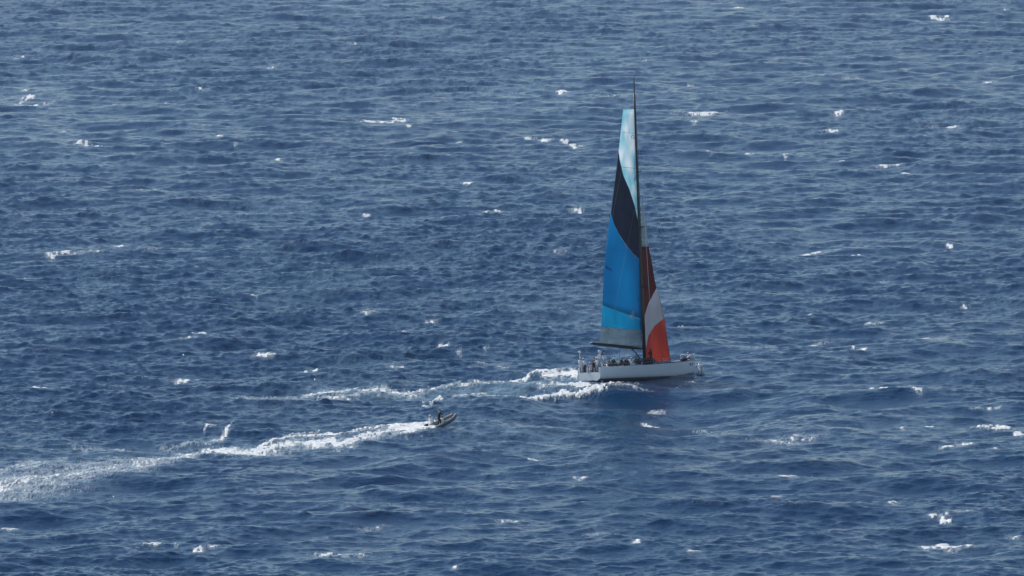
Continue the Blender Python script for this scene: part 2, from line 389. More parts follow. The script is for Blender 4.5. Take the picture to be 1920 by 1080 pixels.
att = sea_me.attributes.new('aerated', 'FLOAT', 'POINT'); att.data.foreach_set('value', np.clip(aer * (0.55 + 0.3 * nse) + 0.0, 0, 1).ravel().astype(np.float32))
att = sea_me.attributes.new('froth', 'FLOAT', 'POINT'); att.data.foreach_set('value', softf.ravel().astype(np.float32))
att = sea_me.attributes.new('gust', 'FLOAT', 'POINT'); att.data.foreach_set('value', gust.ravel().astype(np.float32))

def water_material():
    m = bpy.data.materials.new('sea_water'); m.use_nodes = True
    n = m.node_tree; b = n.nodes['Principled BSDF']; L = n.links.new
    tc = n.nodes.new('ShaderNodeTexCoord')
    def attr(a):
        x = n.nodes.new('ShaderNodeAttribute'); x.attribute_name = a; return x.outputs['Fac']
    def math_(op, a, b_, clamp=False):
        x = n.nodes.new('ShaderNodeMath'); x.operation = op; x.use_clamp = clamp
        for i, v in enumerate((a, b_)):
            if isinstance(v, (int, float)): x.inputs[i].default_value = v
            else: L(v, x.inputs[i])
        return x.outputs[0]
    def noise(scale, detail, vec=(1, 1, 1)):
        mp = n.nodes.new('ShaderNodeMapping'); mp.inputs['Scale'].default_value = vec
        L(tc.outputs['Object'], mp.inputs[0])
        z = n.nodes.new('ShaderNodeTexNoise'); z.inputs['Scale'].default_value = scale; z.inputs['Detail'].default_value = detail
        L(mp.outputs[0], z.inputs['Vector']); return z.outputs['Fac']
    def mix(f, a, b_):
        x = n.nodes.new('ShaderNodeMix'); x.data_type = 'RGBA'
        L(f, x.inputs[0])
        for i, v in ((6, a), (7, b_)):
            if isinstance(v, tuple): x.inputs[i].default_value = (*v, 1)
            else: L(v, x.inputs[i])
        return x.outputs[2]
    slow = noise(0.012, 4, (1, 0.5, 1))
    c0 = mix(slow, (0.0026, 0.028, 0.084), (0.0036, 0.039, 0.102))
    f1 = noise(0.7, 7, (1, 0.6, 1))
    a1 = math_('MULTIPLY', attr('aerated'), math_('ADD', math_('MULTIPLY', f1, 1.4), 0.1), True)
    c1 = mix(a1, c0, (0.22, 0.34, 0.40))
    f2 = noise(0.8, 4, (1, 0.6, 1))
    fro = math_('MULTIPLY', attr('froth'), math_('ADD', math_('MULTIPLY', f2, 1.6), -0.05), True)
    c2 = mix(fro, c1, (0.62, 0.68, 0.70))
    L(c2, b.inputs['Base Color'])
    g = math_('ADD', math_('MULTIPLY', attr('gust'), 0.02), 0.20)
    rgh = math_('ADD', g, math_('MULTIPLY', fro, 0.5), True)
    L(rgh, b.inputs['Roughness'])
    b.inputs['IOR'].default_value = 1.333
    b1 = n.nodes.new('ShaderNodeBump'); b1.inputs['Strength'].default_value = 1.0; b1.inputs['Distance'].default_value = 0.17
    L(noise(1.3, 3, (0.8, 1.1, 1)), b1.inputs['Height'])
    b2 = n.nodes.new('ShaderNodeBump'); b2.inputs['Strength'].default_value = 1.0; b2.inputs['Distance'].default_value = 0.05
    L(noise(4.5, 4, (0.8, 1.1, 1)), b2.inputs['Height']); L(b1.outputs[0], b2.inputs['Normal'])
    L(b2.outputs[0], b.inputs['Normal'])
    return m
sea_me.materials.append(water_material())
sea = link(bpy.data.objects.new('sea', sea_me)); tag(sea, 'choppy deep blue open sea with small breaking waves', None, None, 'structure')

m_foam = bpy.data.materials.new('foam'); m_foam.use_nodes = True
_n = m_foam.node_tree; _b = _n.nodes['Principled BSDF']
_tc = _n.nodes.new('ShaderNodeTexCoord'); _z = _n.nodes.new('ShaderNodeTexNoise'); _z.inputs['Scale'].default_value = 2.2; _z.inputs['Detail'].default_value = 7
_n.links.new(_tc.outputs['Object'], _z.inputs['Vector'])
_r = _n.nodes.new('ShaderNodeValToRGB'); _r.color_ramp.elements[0].position = 0.3; _r.color_ramp.elements[1].position = 0.62
_r.color_ramp.elements[0].color = (0.5, 0.58, 0.6, 1); _r.color_ramp.elements[1].color = (0.9, 0.9, 0.89, 1)
_n.links.new(_z.outputs['Fac'], _r.inputs[0]); _n.links.new(_r.outputs[0], _b.inputs['Base Color'])
_b.inputs['Roughness'].default_value = 0.7
_b.inputs['Subsurface Weight'].default_value = 0.0
_bp = _n.nodes.new('ShaderNodeBump'); _bp.inputs['Strength'].default_value = 0.8; _bp.inputs['Distance'].default_value = 0.15
_n.links.new(_z.outputs['Fac'], _bp.inputs['Height']); _n.links.new(_bp.outputs[0], _b.inputs['Normal'])

def foam_object(name, mask, label, cat, g=None):
    k = (keep(mask, -0.08 if g is None else -0.05, g) - (0.5 * np.clip(1.15 - mask, 0, 0.4) if g is None else 0)) * dens
    kq = (k[:-1, :-1] + k[:-1, 1:] + k[1:, 1:] + k[1:, :-1]) * 0.25
    sel = (kq > 0).ravel()
    q = quads[sel]
    used, inv = np.unique(q, return_inverse=True)
    c = co[used].copy()
    kk = np.clip(k.ravel()[used], 0, 0.8)
    nn = nse.ravel()[used]
    c[:, 2] += 0.03 + np.minimum(kk, 0.5) * 0.05
    me = grid_mesh(name, inv.reshape(-1, 4).astype(np.int32), c)
    me.materials.append(m_foam)
    o = link(bpy.data.objects.new(name, me)); tag(o, label, cat, None, 'stuff')
    print(name, len(q)); return o
rank = np.argmax(np.stack([foamR, foamW, foamC]), 0)
foam_object('boat_wake', np.where(rank == 0, foamR, 0), 'bright white foaming wake trailing left behind the small dinghy', 'wake')
foam_object('boat_wake', np.where(rank == 1, foamW, 0), 'paler wake of two foam lines trailing from the stern of the sailing yacht', 'wake')
foam_object('whitecaps', np.where(rank == 2, foamC, 0), 'scattered white foam crests breaking all over the blue sea', 'whitecaps', frc)

# ================================================================ materials for the boats
M_white = material('white_gelcoat', (0.80, 0.82, 0.83), 0.3, var=0.05, scale=1.2)
M_deck = material('pale_deck', (0.42, 0.44, 0.46), 0.7, var=0.1)
M_dark = material('charcoal_deck', (0.035, 0.04, 0.048), 0.6, var=0.2)
M_carbon = material('black_carbon', (0.012, 0.014, 0.018), 0.35, var=0.2)
M_steel = material('steel', (0.55, 0.57, 0.6), 0.3, 0.9)
M_rope = material('rope', (0.35, 0.36, 0.36), 0.8)
M_boot = material('grey_antifouling', (0.16, 0.19, 0.24), 0.5)
M_grey = material('grey_rubber', (0.16, 0.18, 0.20), 0.5, var=0.12)
M_navy = material('navy_cloth', (0.012, 0.02, 0.05), 0.8)
M_black = material('black_cloth', (0.012, 0.014, 0.018), 0.8)
M_wcloth = material('white_cloth', (0.80, 0.81, 0.82), 0.8, var=0.04)
M_gcloth = material('grey_cloth', (0.26, 0.29, 0.33), 0.8)
M_maroon = material('dark_maroon_cloth', (0.075, 0.012, 0.016), 0.8)
M_pink = material('pale_pink_cloth', (0.75, 0.62, 0.68), 0.8, var=0.04)
M_skin = material('skin', (0.42, 0.24, 0.16), 0.55, var=0.06)
M_hair = material('dark_hair', (0.03, 0.02, 0.014), 0.7)
M_eye = material('eye', (0.02, 0.02, 0.02), 0.2)
S_white = sail_cloth('white_sail_film', (0.92, 0.97, 0.97), 0.85, mottle=(0.42, 0.74, 0.82), scale=0.9)
S_navy = sail_cloth('navy_sail', (0.016, 0.030, 0.085), 0.3, var=0.3)
S_blue = sail_cloth('bright_blue_sail', (0.0, 0.43, 0.66), 0.78, mottle=(0.0, 0.32, 0.54), scale=0.25)
S_pale = sail_cloth('pale_blue_sail', (0.03, 0.50, 0.68), 0.78, mottle=(0.0, 0.40, 0.58), scale=0.7)
S_film = sail_cloth('grey_film', (0.20, 0.28, 0.33), 0.65, var=0.25, opac=0.42)
S_dred = sail_cloth('dark_red_sail', (0.20, 0.030, 0.026), 0.45, var=0.2)
S_grey = sail_cloth('off_white_sail', (0.52, 0.53, 0.57), 0.5, var=0.08)
S_red = sail_cloth('orange_red_sail', (0.50, 0.13, 0.085), 0.65, var=0.15)

# ================================================================ the sailing yacht
MY = Matrix.Translation(YOR) @ Matrix.Rotation(HEAD, 4, 'Z') @ Matrix.Rotation(R(2.0), 4, 'Y') @ Matrix.Rotation(R(-5.5), 4, 'X')
MYi = MY.inverted()
yacht = thing('racing_yacht', 'white racing yacht with one tall black mast and blue and red sails, heeling', 'sailing yacht', MY)

STN = [-8.45, -7.6, -6.4, -5.0, -3.5, -2.0, -0.5, 1.0, 2.5, 4.0, 5.5, 6.8, 7.7, 8.2, 8.45]
HB =  [1.96, 2.08, 2.22, 2.33, 2.40, 2.42, 2.38, 2.27, 2.06, 1.76, 1.35, 0.92, 0.55, 0.28, 0.10]
def hb(x): return float(np.interp(x, STN, HB))
def sheer(x): return 1.36 + 0.0022 * (x + 6) ** 2 * 0.9 if x > -6 else 1.36
def section(x, side):
    b = hb(x); zs = sheer(x); q = max(0.0, min(1.0, (x + 8.45) / 16.9))
    fl = 0.04 + 0.30 * q                       # flare grows towards the bow
    bw = b * (1 - fl * 0.55)
    keel = -0.18 - 0.42 * math.sin(math.pi * min(1, q * 1.02)) if q < .97 else -0.25
    pts = [(b, zs), (b * 0.995, zs - 0.10), (b * (1 - fl * .25), zs * 0.62), (bw, zs * 0.22), (bw * 0.93, 0.02), (bw * 0.72, -0.22 if q < .9 else -.1), (bw * 0.35, keel * 0.85), (0.0, keel)]
    return [Vector((x, side * p[0], p[1])) for p in pts]
bm = bmesh.new()
rings = []
for x in STN:
    a = section(x, 1); b_ = section(x, -1)
    rings.append(a + b_[::-1][1:])
vr = loft(bm, rings)
bm.faces.new(vr[-1])
# transom: closed below the cockpit sole only, open above it (closed across at the quarters)
tr = rings[0]
bmesh.ops.remove_doubles(bm, verts=bm.verts, dist=0.0005)
bm.verts.ensure_lookup_table()
hull = obj('hull', bm, [M_white, M_boot], yacht)
for p in hull.data.polygons:
    if p.center.z < -0.02: p.material_index = 1
bm = bmesh.new()                               # the stern face up to the cockpit sole
tv = [p for p in tr if p.z < 0.75]
o2 = [Vector((-8.43, 1.93, 0.78))] + [Vector((-8.43, p.y, p.z)) for p in tv] + [Vector((-8.43, -1.93, 0.78))]
bm.faces.new([bm.verts.new(p) for p in o2])
for s_ in (1, -1):
    bm.faces.new([bm.verts.new(p) for p in (Vector((-8.43, s_ * 1.94, 0.784)), Vector((-8.43, s_ * 1.955, 1.35)), Vector((-8.43, s_ * 1.60, 1.38)), Vector((-8.43, s_ * 1.60, 0.784)))])
obj('transom', bm, M_white, yacht, False)
bm = bmesh.new()                               # deck with the cockpit sunk into it
rr = []
for x, cw, sole in [(-8.42, 1.6, .78), (-6.4, 1.6, .78), (-4, 1.55, .78), (-2.02, 1.4, .78), (-2.0, 1.4, None), (-.5, 1.2, None), (1, 1.1, None), (2.5, 1, None), (4, .8, None), (5.5, .6, None), (6.8, .4, None), (7.7, .25, None), (8.2, .12, None), (8.43, .04, None)]:
    b = hb(x) - 0.012; z = sheer(x) + 0.006
    zz = sole if sole is not None else z + 0.10
    half = [(b, z), (cw + 0.004, z + .03), (cw, zz), (0, zz + (0 if sole is not None else .03))]
    rr.append([Vector((x, y_, z_)) for y_, z_ in half] + [Vector((x, -y_, z_)) for y_, z_ in half[::-1][1:]])
loft(bm, rr)
deck = obj('deck', bm, M_deck, yacht, False)
bm = bmesh.new()                               # dark coachroof forward of the cockpit
rr = []
for x, w_, h_ in [(-2.6, 1.0, .05), (-2.5, 1.05, .42), (-1.2, 1.05, .50), (0.2, .95, .44), (1.6, .75, .28), (2.6, .5, .04)]:
    z = sheer(x) + .09
    h2 = [(w_, z - .05), (w_ * .96, z + h_ * .7), (w_ * .75, z + h_), (0, z + h_ + .03)]
    rr.append([Vector((x, a, c)) for a, c in h2] + [Vector((x, -a, c)) for a, c in h2[::-1][1:]])
loft(bm, rr); cr_ = obj('coachroof', bm, M_dark, yacht)
for s_ in (1, -1):
    bm = bmesh.new(); add_box(bm, (-0.9, s_ * 1.045, sheer(-1) + .28), (1.5, .02, .16), .008); obj('window', bm, M_carbon, cr_)
bm = bmesh.new(); add_box(bm, (0.9, 0, 2.0), (0.6, .6, .05), .02); obj('hatch', bm, M_carbon, cr_)
bm = bmesh.new(); add_box(bm, (3.2, 0, sheer(3.2) + .17), (0.6, .6, .05), .02); obj('hatch', bm, M_carbon, yacht)
bm = bmesh.new()                               # toe rail, dark line along the sheer
for s_ in (1, -1): add_tube(bm, [(x, s_ * (hb(x) - .03), sheer(x) + .05) for x in STN if x > -3], .035, 6)
obj('toe_rail', bm, M_dark, yacht)
bm = bmesh.new()                               # keel fin and bulb, rudders
rr = []
for z, c in ((-0.5, 1.1), (-3.4, .8)):
    rr.append([Vector((-.3 + c * a, t, z)) for a, t in ((.5, 0), (.2, .09), (-.2, .07), (-.5, 0), (-.2, -.07), (.2, -.09))])
loft(bm, rr, True, True); obj('keel', bm, M_boot, yacht)
bm = bmesh.new(); add_tube(bm, [(-1.9, 0, -3.5), (-1.3, 0, -3.5), (0, 0, -3.5), (.9, 0, -3.5), (1.2, 0, -3.5)], [.02, .25, .32, .22, .03], 10); obj('keel_bulb', bm, M_boot, yacht)
for s_ in (1, -1):
    bm = bmesh.new(); rr = []
    for z, c in ((.15, .5), (-1.9, .3)):
        rr.append([Vector((-7.7 + c * a, s_ * (1.35 - .1 * z) + t, z)) for a, t in ((.5, 0), (.1, .05), (-.5, 0), (.1, -.05))])
    loft(bm, rr, True, True); obj('rudder', bm, M_white, yacht)
bm = bmesh.new(); add_tube(bm, [(7.7, 0, 1.72), (8.45, 0, 1.78), (9.55, 0, 1.86)], [.12, .10, .05], 10); obj('bowsprit', bm, M_white, yacht)
bm = bmesh.new(); add_tube(bm, [(9.5, 0, 1.84), (8.5, 0, 0.35)], .012, 5); obj('bobstay', bm, M_steel, yacht)
# little dark mark near the bow on the starboard side
for k_, (x0, zz) in enumerate(((6.95, 1.28), (7.5, 1.28))):
    bm = bmesh.new(); y0 = -(hb(x0) * .985) - .035
    add_box(bm, (x0, y0, zz), (.2, .03, .36 if k_ == 0 else .3), .01, None); o = obj('hull_mark', bm, M_gcloth, yacht)

# mast, boom, rigging
MX = 0.46
bm = bmesh.new()
rings = []
for z, a, b in ((1.5, .24, .13), (8, .24, .13), (20, .22, .12), (29, .17, .10), (33.2, .12, .08)):
    rings.append([Vector((MX + a * math.cos(t), b * math.sin(t), z)) for t in [2 * math.pi * k / 12 for k in range(12)]])
loft(bm, rings, True, True); mast = obj('mast', bm, M_carbon, yacht)
bm = bmesh.new(); add_tube(bm, [(MX, 0, 33.2), (MX, 0, 34.5), (MX, 0, 35.6)], [.05, .035, .02], 6)
for z in (33.7, 34.1, 34.5, 34.9): add_tube(bm, [(MX, 0, z - .09), (MX, 0, z + .09)], .085, 6)
obj('masthead_antenna', bm, M_carbon, mast)
for z, l in ((10.5, 1.9), (17.5, 1.6), (24, 1.2)):
    for s_ in (1, -1):
        bm = bmesh.new(); add_tube(bm, [(MX, s_ * .08, z), (MX - l * .35, s_ * l, z + .1)], [.07, .035], 6); obj('spreader', bm, M_carbon, mast)
def local(px, py, P0, d1, d2):
    """where the line of sight of a photo point meets the sail's own plane, in yacht space"""
    o = MYi @ Vector((0, 0, CAM_H)); d = (MYi.to_3x3() @ ray(px, py)).normalized()
    n = d1.cross(d2); t = n.dot(P0 - o) / n.dot(d)
    return o + d * t, n.normalized()
GM = R(28); dM = Vector((-math.cos(GM), math.sin(GM), 0)); zM = Vector((0, 0, 1)); pM = Vector((MX - .2, 0, 3))
gb, _ = local(1206, 654, pM, dM, zM); be, _ = local(1107, 644, pM, dM, zM)
bm = bmesh.new()
pts = [gb.lerp(be, t) for t in (0, .1, .3, .5, .7, .9, 1)]
add_tube(bm, pts, [.10, .16, .2, .2, .19, .16, .13], 10); boom = obj('boom', bm, M_carbon, yacht)
bm = bmesh.new(); add_tube(bm, [gb.lerp(be, .45) - Vector((0, 0, .1)), (-3.4, .25, .9)], .035, 6); obj('mainsheet', bm, M_rope, yacht)
bm = bmesh.new(); add_tube(bm, [gb.lerp(be, .22) - Vector((0, 0, .1)), (MX - .2, 0, 1.75)], .06, 6); obj('boom_vang', bm, M_carbon, yacht)
mz = lambda py: (707 - py) / 16.0
for s_ in (1, -1):
    bm = bmesh.new(); add_tube(bm, [(MX - .55, s_ * 2.15, 1.45), (MX - .65, s_ * 1.9, 10.6), (MX - .56, s_ * 1.6, 17.6), (MX - .4, s_ * 1.2, 24.1), (MX, 0, 30.5)], .016, 5); obj('shroud', bm, M_steel, yacht)
    bm = bmesh.new(); add_tube(bm, [(-7.8, s_ * 1.8, 1.4), (MX - .1, s_ * .1, 31.5 if s_ > 0 else 21.8)], .007, 5); obj('running_backstay', bm, M_rope, yacht)
bm = bmesh.new(); add_tube(bm, [(8.3, 0, 1.75), (MX + .15, 0, 29.5)], .014, 5); obj('forestay', bm, M_steel, yacht)

def panel(name, rows, P0, d1, d2, camber, mat, parent, luff, label=None, off=0.0, nx=14, sub_=3):
    """rows: (left px, left py, right px, right py) down the sail; sampled, curved, given real thickness"""
    fine = []
    for a, b in zip(rows, rows[1:]):
        for k in range(sub_): fine.append([u + (v - u) * k / sub_ for u, v in zip(a, b)])
    fine.append(list(rows[-1]))
    bm = bmesh.new(); rr = []
    for lx, ly, rx, ry in fine:
        r = []
        for i in range(nx + 1):
            t = i / nx
            px, py = lx + (rx - lx) * t, ly + (ry - ly) * t
            p, n = local(px, py, P0, d1, d2)
            if n.dot(MYi.to_3x3() @ Vector((0, 1, 0))) < 0: n = -n      # leeward, away from the camera
            r.append(p + n * (camber(px, py) + off))
        rr.append(r)
    top = loft(bm, rr)
    me_faces = list(bm.faces)
    bmesh.ops.recalc_face_normals(bm, faces=bm.faces)
    bmesh.ops.solidify(bm, geom=bm.faces[:], thickness=0.006)
    o = obj(name, bm, mat, parent)
    if label: o['label'] = label
    return o
LE = [(1170, 205), (1160, 290), (1146, 400), (1134, 500), (1129, 590), (1122, 648)]
def main_camber(px, py):
    l = np.interp(py, [a[1] for a in LE], [a[0] for a in LE]); r = np.interp(py, [205, 655], [1193, 1206])
    t = min(1, max(0, (r - px) / (r - l)))
    ch = (r - l) / 16.0
    return 0.42 * ch * (t ** 0.8) * (1 - t) * 1.0 + 0.35 * t * min(1, (650 - py) / 450)
mainsail = bpy.data.objects.new('mainsail', None); link(mainsail, yacht)
def H4(rows): return [(l, y, r, y) for y, l, r in rows]
P = lambda name, rows, mat, label, off=0.0, nx=14: panel(name, rows, pM, dM, zM, main_camber, mat, mainsail, 0, label, off, nx)
P('sail_panel', H4([(205, 1170, 1192.5), (240, 1166, 1194), (285, 1161, 1196), (300, 1163.5, 1196.5), (330, 1171, 1197.6), (355, 1182, 1198.5), (385, 1191, 1199.4), (410, 1196, 1200), (440, 1199.2, 1200.6), (470, 1200.4, 1201.2)]), S_white, 'pale translucent white and aqua top panel')
P('sail_panel', H4([(286, 1160.2, 1161.3), (300, 1159.3, 1163.4), (330, 1155.4, 1170.9), (355, 1152, 1181.9), (385, 1148.2, 1190.9), (400, 1146.2, 1194), (420, 1153, 1197.4), (440, 1163.9, 1199.1), (460, 1177, 1200.3), (475, 1188.8, 1201), (482, 1195, 1201.4), (485, 1199, 1201.5)]), S_navy, 'dark navy diagonal panel')
P('sail_panel', [(1145.8, 401, 1146.4, 401), (1142.2, 421, 1153.2, 421), (1139.6, 441, 1163.8, 441), (1137.4, 461, 1176.8, 461), (1135.4, 483, 1195, 483), (1134.4, 490, 1201.9, 486), (1132.5, 520, 1202.3, 520), (1131, 545, 1202.8, 550), (1129.6, 572, 1203.4, 598)], S_blue, 'bright blue middle panel')
P('sail_panel', [(1129.6, 572.3, 1203.4, 598.3), (1129, 592, 1203.7, 608), (1128, 606, 1204, 616), (1127, 612, 1204.1, 620)], S_pale, 'paler blue strip')
P('sail_panel', [(1127, 612.3, 1204.1, 620.3), (1124, 630, 1204.8, 638), (1121, 643.5, 1205.6, 652)], S_film, 'grey see-through film along the foot')
P('sail_emblem', [(1190.5, 574, 1191.5, 574), (1186, 585, 1191.5, 585), (1180.5, 597, 1191, 599)], S_white, 'small pale pointed mark', -0.04, 4)
P('sail_emblem', [(1132.5, 497, 1139, 499), (1133, 500, 1148, 505), (1138, 504, 1148, 508)], S_pale, 'small pale mark at the back edge', -0.04, 4)
# thin dark ring printed near the top of the sail
bm = bmesh.new(); ring = []
for k in range(17):
    t = R(-60 + 300 * k / 16); p, n = local(1187.3 + 2.6 * math.cos(t), 257 - 3.2 * math.sin(t), pM, dM, zM)
    if n.dot(MYi.to_3x3() @ Vector((0, 1, 0))) < 0: n = -n
    ring.append(p + n * (main_camber(1187, 257) - 0.05))
add_tube(bm, ring, .03, 5); obj('sail_emblem', bm, M_gcloth, mainsail)
for k_, (yb, l0, r0) in enumerate(((250, 1165, 1195), (315, 1158, 1197), (390, 1148, 1199.5), (470, 1137, 1201.5), (550, 1131, 1203))):
    bm = bmesh.new(); pts = []
    for i in range(9):
        px = l0 + (r0 - l0) * i / 8; p, n = local(px, yb - 3 + 4 * i / 8, pM, dM, zM)
        if n.dot(MYi.to_3x3() @ Vector((0, 1, 0))) < 0: n = -n
        pts.append(p + n * (main_camber(px, yb) - 0.02))
    add_tube(bm, pts, .016, 4); obj('batten', bm, [S_grey, S_navy, S_navy, S_blue, S_blue][k_], mainsail)

GJ = R(10); dJ = Vector((-math.cos(GJ), math.sin(GJ), 0)); pJ = Vector(((1257.5 - 1204.5) / 16 / .743, 0, 1.75))
jt, _ = local(1258, 678, pJ, dJ, zM)
def jib_camber(px, py):
    r = np.interp(py, [365, 680], [1201.5, 1258.5]); w = (r - 1204) / 16.0
    t = min(1, max(0, (r - px) / max(1e-3, (r - 1203))))
    return 0.35 * w * t * (1 - t)
staysail = bpy.data.objects.new('staysail', None); link(staysail, yacht)
stay_dir = Vector((MX + .12 - pJ.x, 0, 21.0 - pJ.z)).normalized()
J = lambda name, rows, mat, label, off=0.0: panel(name, rows, pJ, dJ, stay_dir, jib_camber, mat, staysail, 0, label, off, 10)
J('sail_panel', H4([(372, 1202.6, 1203.2), (420, 1203, 1211.6), (462, 1203.6, 1216.5)]), S_film, 'grey see-through film at the head')
J('sail_panel', [(1203.6, 462.4, 1216.7, 462.4), (1204, 500, 1224, 500), (1204, 522, 1228, 525), (1204, 560, 1231.4, 540), (1205, 590, 1216, 572), (1206, 606, 1208, 598)], S_dred, 'dark red upper panel')
J('sail_panel', [(1231.4, 540.5, 1231.9, 540.5), (1223, 560, 1237.2, 560), (1216.3, 573, 1241.5, 576), (1208.6, 598.5, 1246.3, 597), (1207.6, 620, 1228.5, 611), (1208.5, 640, 1217.5, 630), (1209.5, 656, 1212, 654)], S_grey, 'off-white diagonal band')
J('sail_panel', [(1244.5, 598.5, 1246.6, 597.6), (1229, 611.6, 1248, 611), (1218, 630.6, 1250.6, 630), (1212.4, 654.6, 1254.5, 655), (1209.8, 672, 1257.6, 676), (1209.8, 676, 1257.9, 679)], S_red, 'orange red lower panel')
bm = bmesh.new(); tp, _ = local(1202.5, 368, pJ, dJ, stay_dir); add_tube(bm, [jt, tp], .022, 6); obj('inner_forestay', bm, M_rope, staysail)
bm = bmesh.new(); add_tube(bm, [local(1211, 676, pJ, dJ, stay_dir)[0], (-1.6, -1.5, 1.9)], .02, 5); obj('sail_sheet', bm, M_rope, staysail)

# rails
def rail(x0, x1, n, side, name='guard_rail'):
    bm = bmesh.new()
    xs = [x0 + (x1 - x0) * k / 12 for k in range(13)]
    for h in (.32, .62): add_tube(bm, [(x, side * (hb(x) - .06), sheer(x) + h) for x in xs], .009, 4)
    r = obj(name, bm, M_steel, yacht)
    for k in range(n):
        x = x0 + (x1 - x0) * k / (n - 1); bm = bmesh.new()
        add_tube(bm, [(x, side * (hb(x) - .06), sheer(x) + .01), (x, side * (hb(x) - .06), sheer(x) + .64)], .014, 5); obj('stanchion', bm, M_steel, r)
for s_ in (1, -1): rail(-7.6, 7.0, 9, s_)
bm = bmesh.new()
for z in (.35, .7):
    add_tube(bm, [(7.0, -.85, sheer(7) + z), (8.0, -.42, sheer(8) + z + .03), (8.5, 0, sheer(8.4) + z + .05), (8.0, .42, sheer(8) + z + .03), (7.0, .85, sheer(7) + z)], .022, 6)
for x, y in ((7.0, -.85), (7.0, .85), (8.0, -.38), (8.0, .38)): add_tube(bm, [(x, y, sheer(x)), (x, y, sheer(x) + .72)], .02, 6)
obj('bow_pulpit', bm, M_steel, yacht)
for s_ in (1, -1):
    bm = bmesh.new()
    for z in (.35, .7): add_tube(bm, [(-7.4, s_ * 1.98, 1.36 + z), (-8.35, s_ * 1.88, 1.36 + z), (-8.4, s_ * 1.2, 1.36 + z)], .022, 6)
    add_tube(bm, [(-8.36, s_ * 1.85, 1.36), (-8.36, s_ * 1.85, 2.06)], .022, 6); add_tube(bm, [(-8.4, s_ * 1.2, .8), (-8.4, s_ * 1.2, 2.06)], .022, 6)
    obj('stern_rail', bm, M_steel, yacht)
    bm = bmesh.new(); r0 = .62; c = Vector((-6.6, s_ * 1.05, 1.62))      # steering wheels
    add_tube(bm, [c + Vector((0, r0 * math.cos(R(t)), r0 * math.sin(R(t)))) for t in range(0, 361, 20)], .022, 6, False)
    wh = obj('steering_wheel', bm, M_carbon, yacht)
    bm = bmesh.new()
    for t in range(0, 360, 60): add_tube(bm, [c, c + Vector((0, r0 * math.cos(R(t)), r0 * math.sin(R(t))))], .012, 4)
    obj('spokes', bm, M_steel, wh)
    bm = bmesh.new(); add_tube(bm, [c + Vector((.12, 0, -.82)), c + Vector((.1, 0, 0))], [.12, .07], 8); obj('pedestal', bm, M_white, wh)
for x, y in ((-3.2, 1.75), (-3.2, -1.75), (-4.6, 1.8), (-4.6, -1.8), (-1.4, 1.5), (-1.4, -1.5)):
    bm = bmesh.new(); z = sheer(x) + .03
    add_tube(bm, [(x, y, z), (x, y, z + .12), (x, y, z + .14), (x, y, z + .26), (x, y, z + .27)], [.14, .13, .09, .11, .04], 12); obj('winch', bm, M_steel, yacht)
bm = bmesh.new(); add_tube(bm, [(-5.2, 0, .79), (-5.2, 0, 1.7)], .09, 8); add_tube(bm, [(-5.2, -.45, 1.68), (-5.2, .45, 1.68)], .04, 6); obj('coffee_grinder', bm, M_carbon, yacht)
for s_ in (1, -1):
    bm = bmesh.new(); add_tube(bm, [(-8.2, s_ * 1.7, 1.4), (-8.25, s_ * 1.7, 3.1)], .03, 5); o = obj('antenna_pole', bm, M_white, yacht)
    bm = bmesh.new(); add_tube(bm, [(-8.25, s_ * 1.7, 3.05), (-8.25, s_ * 1.7, 3.12), (-8.25, s_ * 1.7, 3.28), (-8.25, s_ * 1.7, 3.34)], [.05, .16, .16, .06], 10); obj('antenna_dome', bm, M_white, o)
# ensign-free stern; bags stowed on deck are things of their own
def sausage(name, label, cat, pts, rs, mat, n=10):
    bm = bmesh.new(); add_tube(bm, pts, rs, n); o = obj(name, bm, mat); o.matrix_world = MY; tag(o, label, cat); return o
sausage('sail_bag', 'long dark sail bag lying along the foredeck rail, just behind the bow', 'sail bag', [(5.0, -1.25, sheer(5) + .22), (5.6, -1.02, sheer(5.6) + .25), (6.4, -.75, sheer(6.4) + .28), (6.9, -.6, sheer(6.9) + .24)], [.06, .2, .2, .06], M_navy)
sausage('sail_bag', 'dark bundle of sail stacked on deck beside the foot of the mast', 'sail bag', [(-1.6, -1.3, 1.72), (-1.2, -1.35, 1.85), (-.2, -1.35, 1.9), (.6, -1.3, 1.85), (.9, -1.3, 1.7)], [.12, .33, .38, .33, .1], M_black)
sausage('sail_bag', 'small pale grey bag on the deck edge below the red sail', 'bag', [(2.0, -1.75, 1.60), (2.2, -1.78, 1.68), (2.8, -1.7, 1.70), (3.05, -1.65, 1.62)], [.08, .22, .2, .08], M_gcloth)

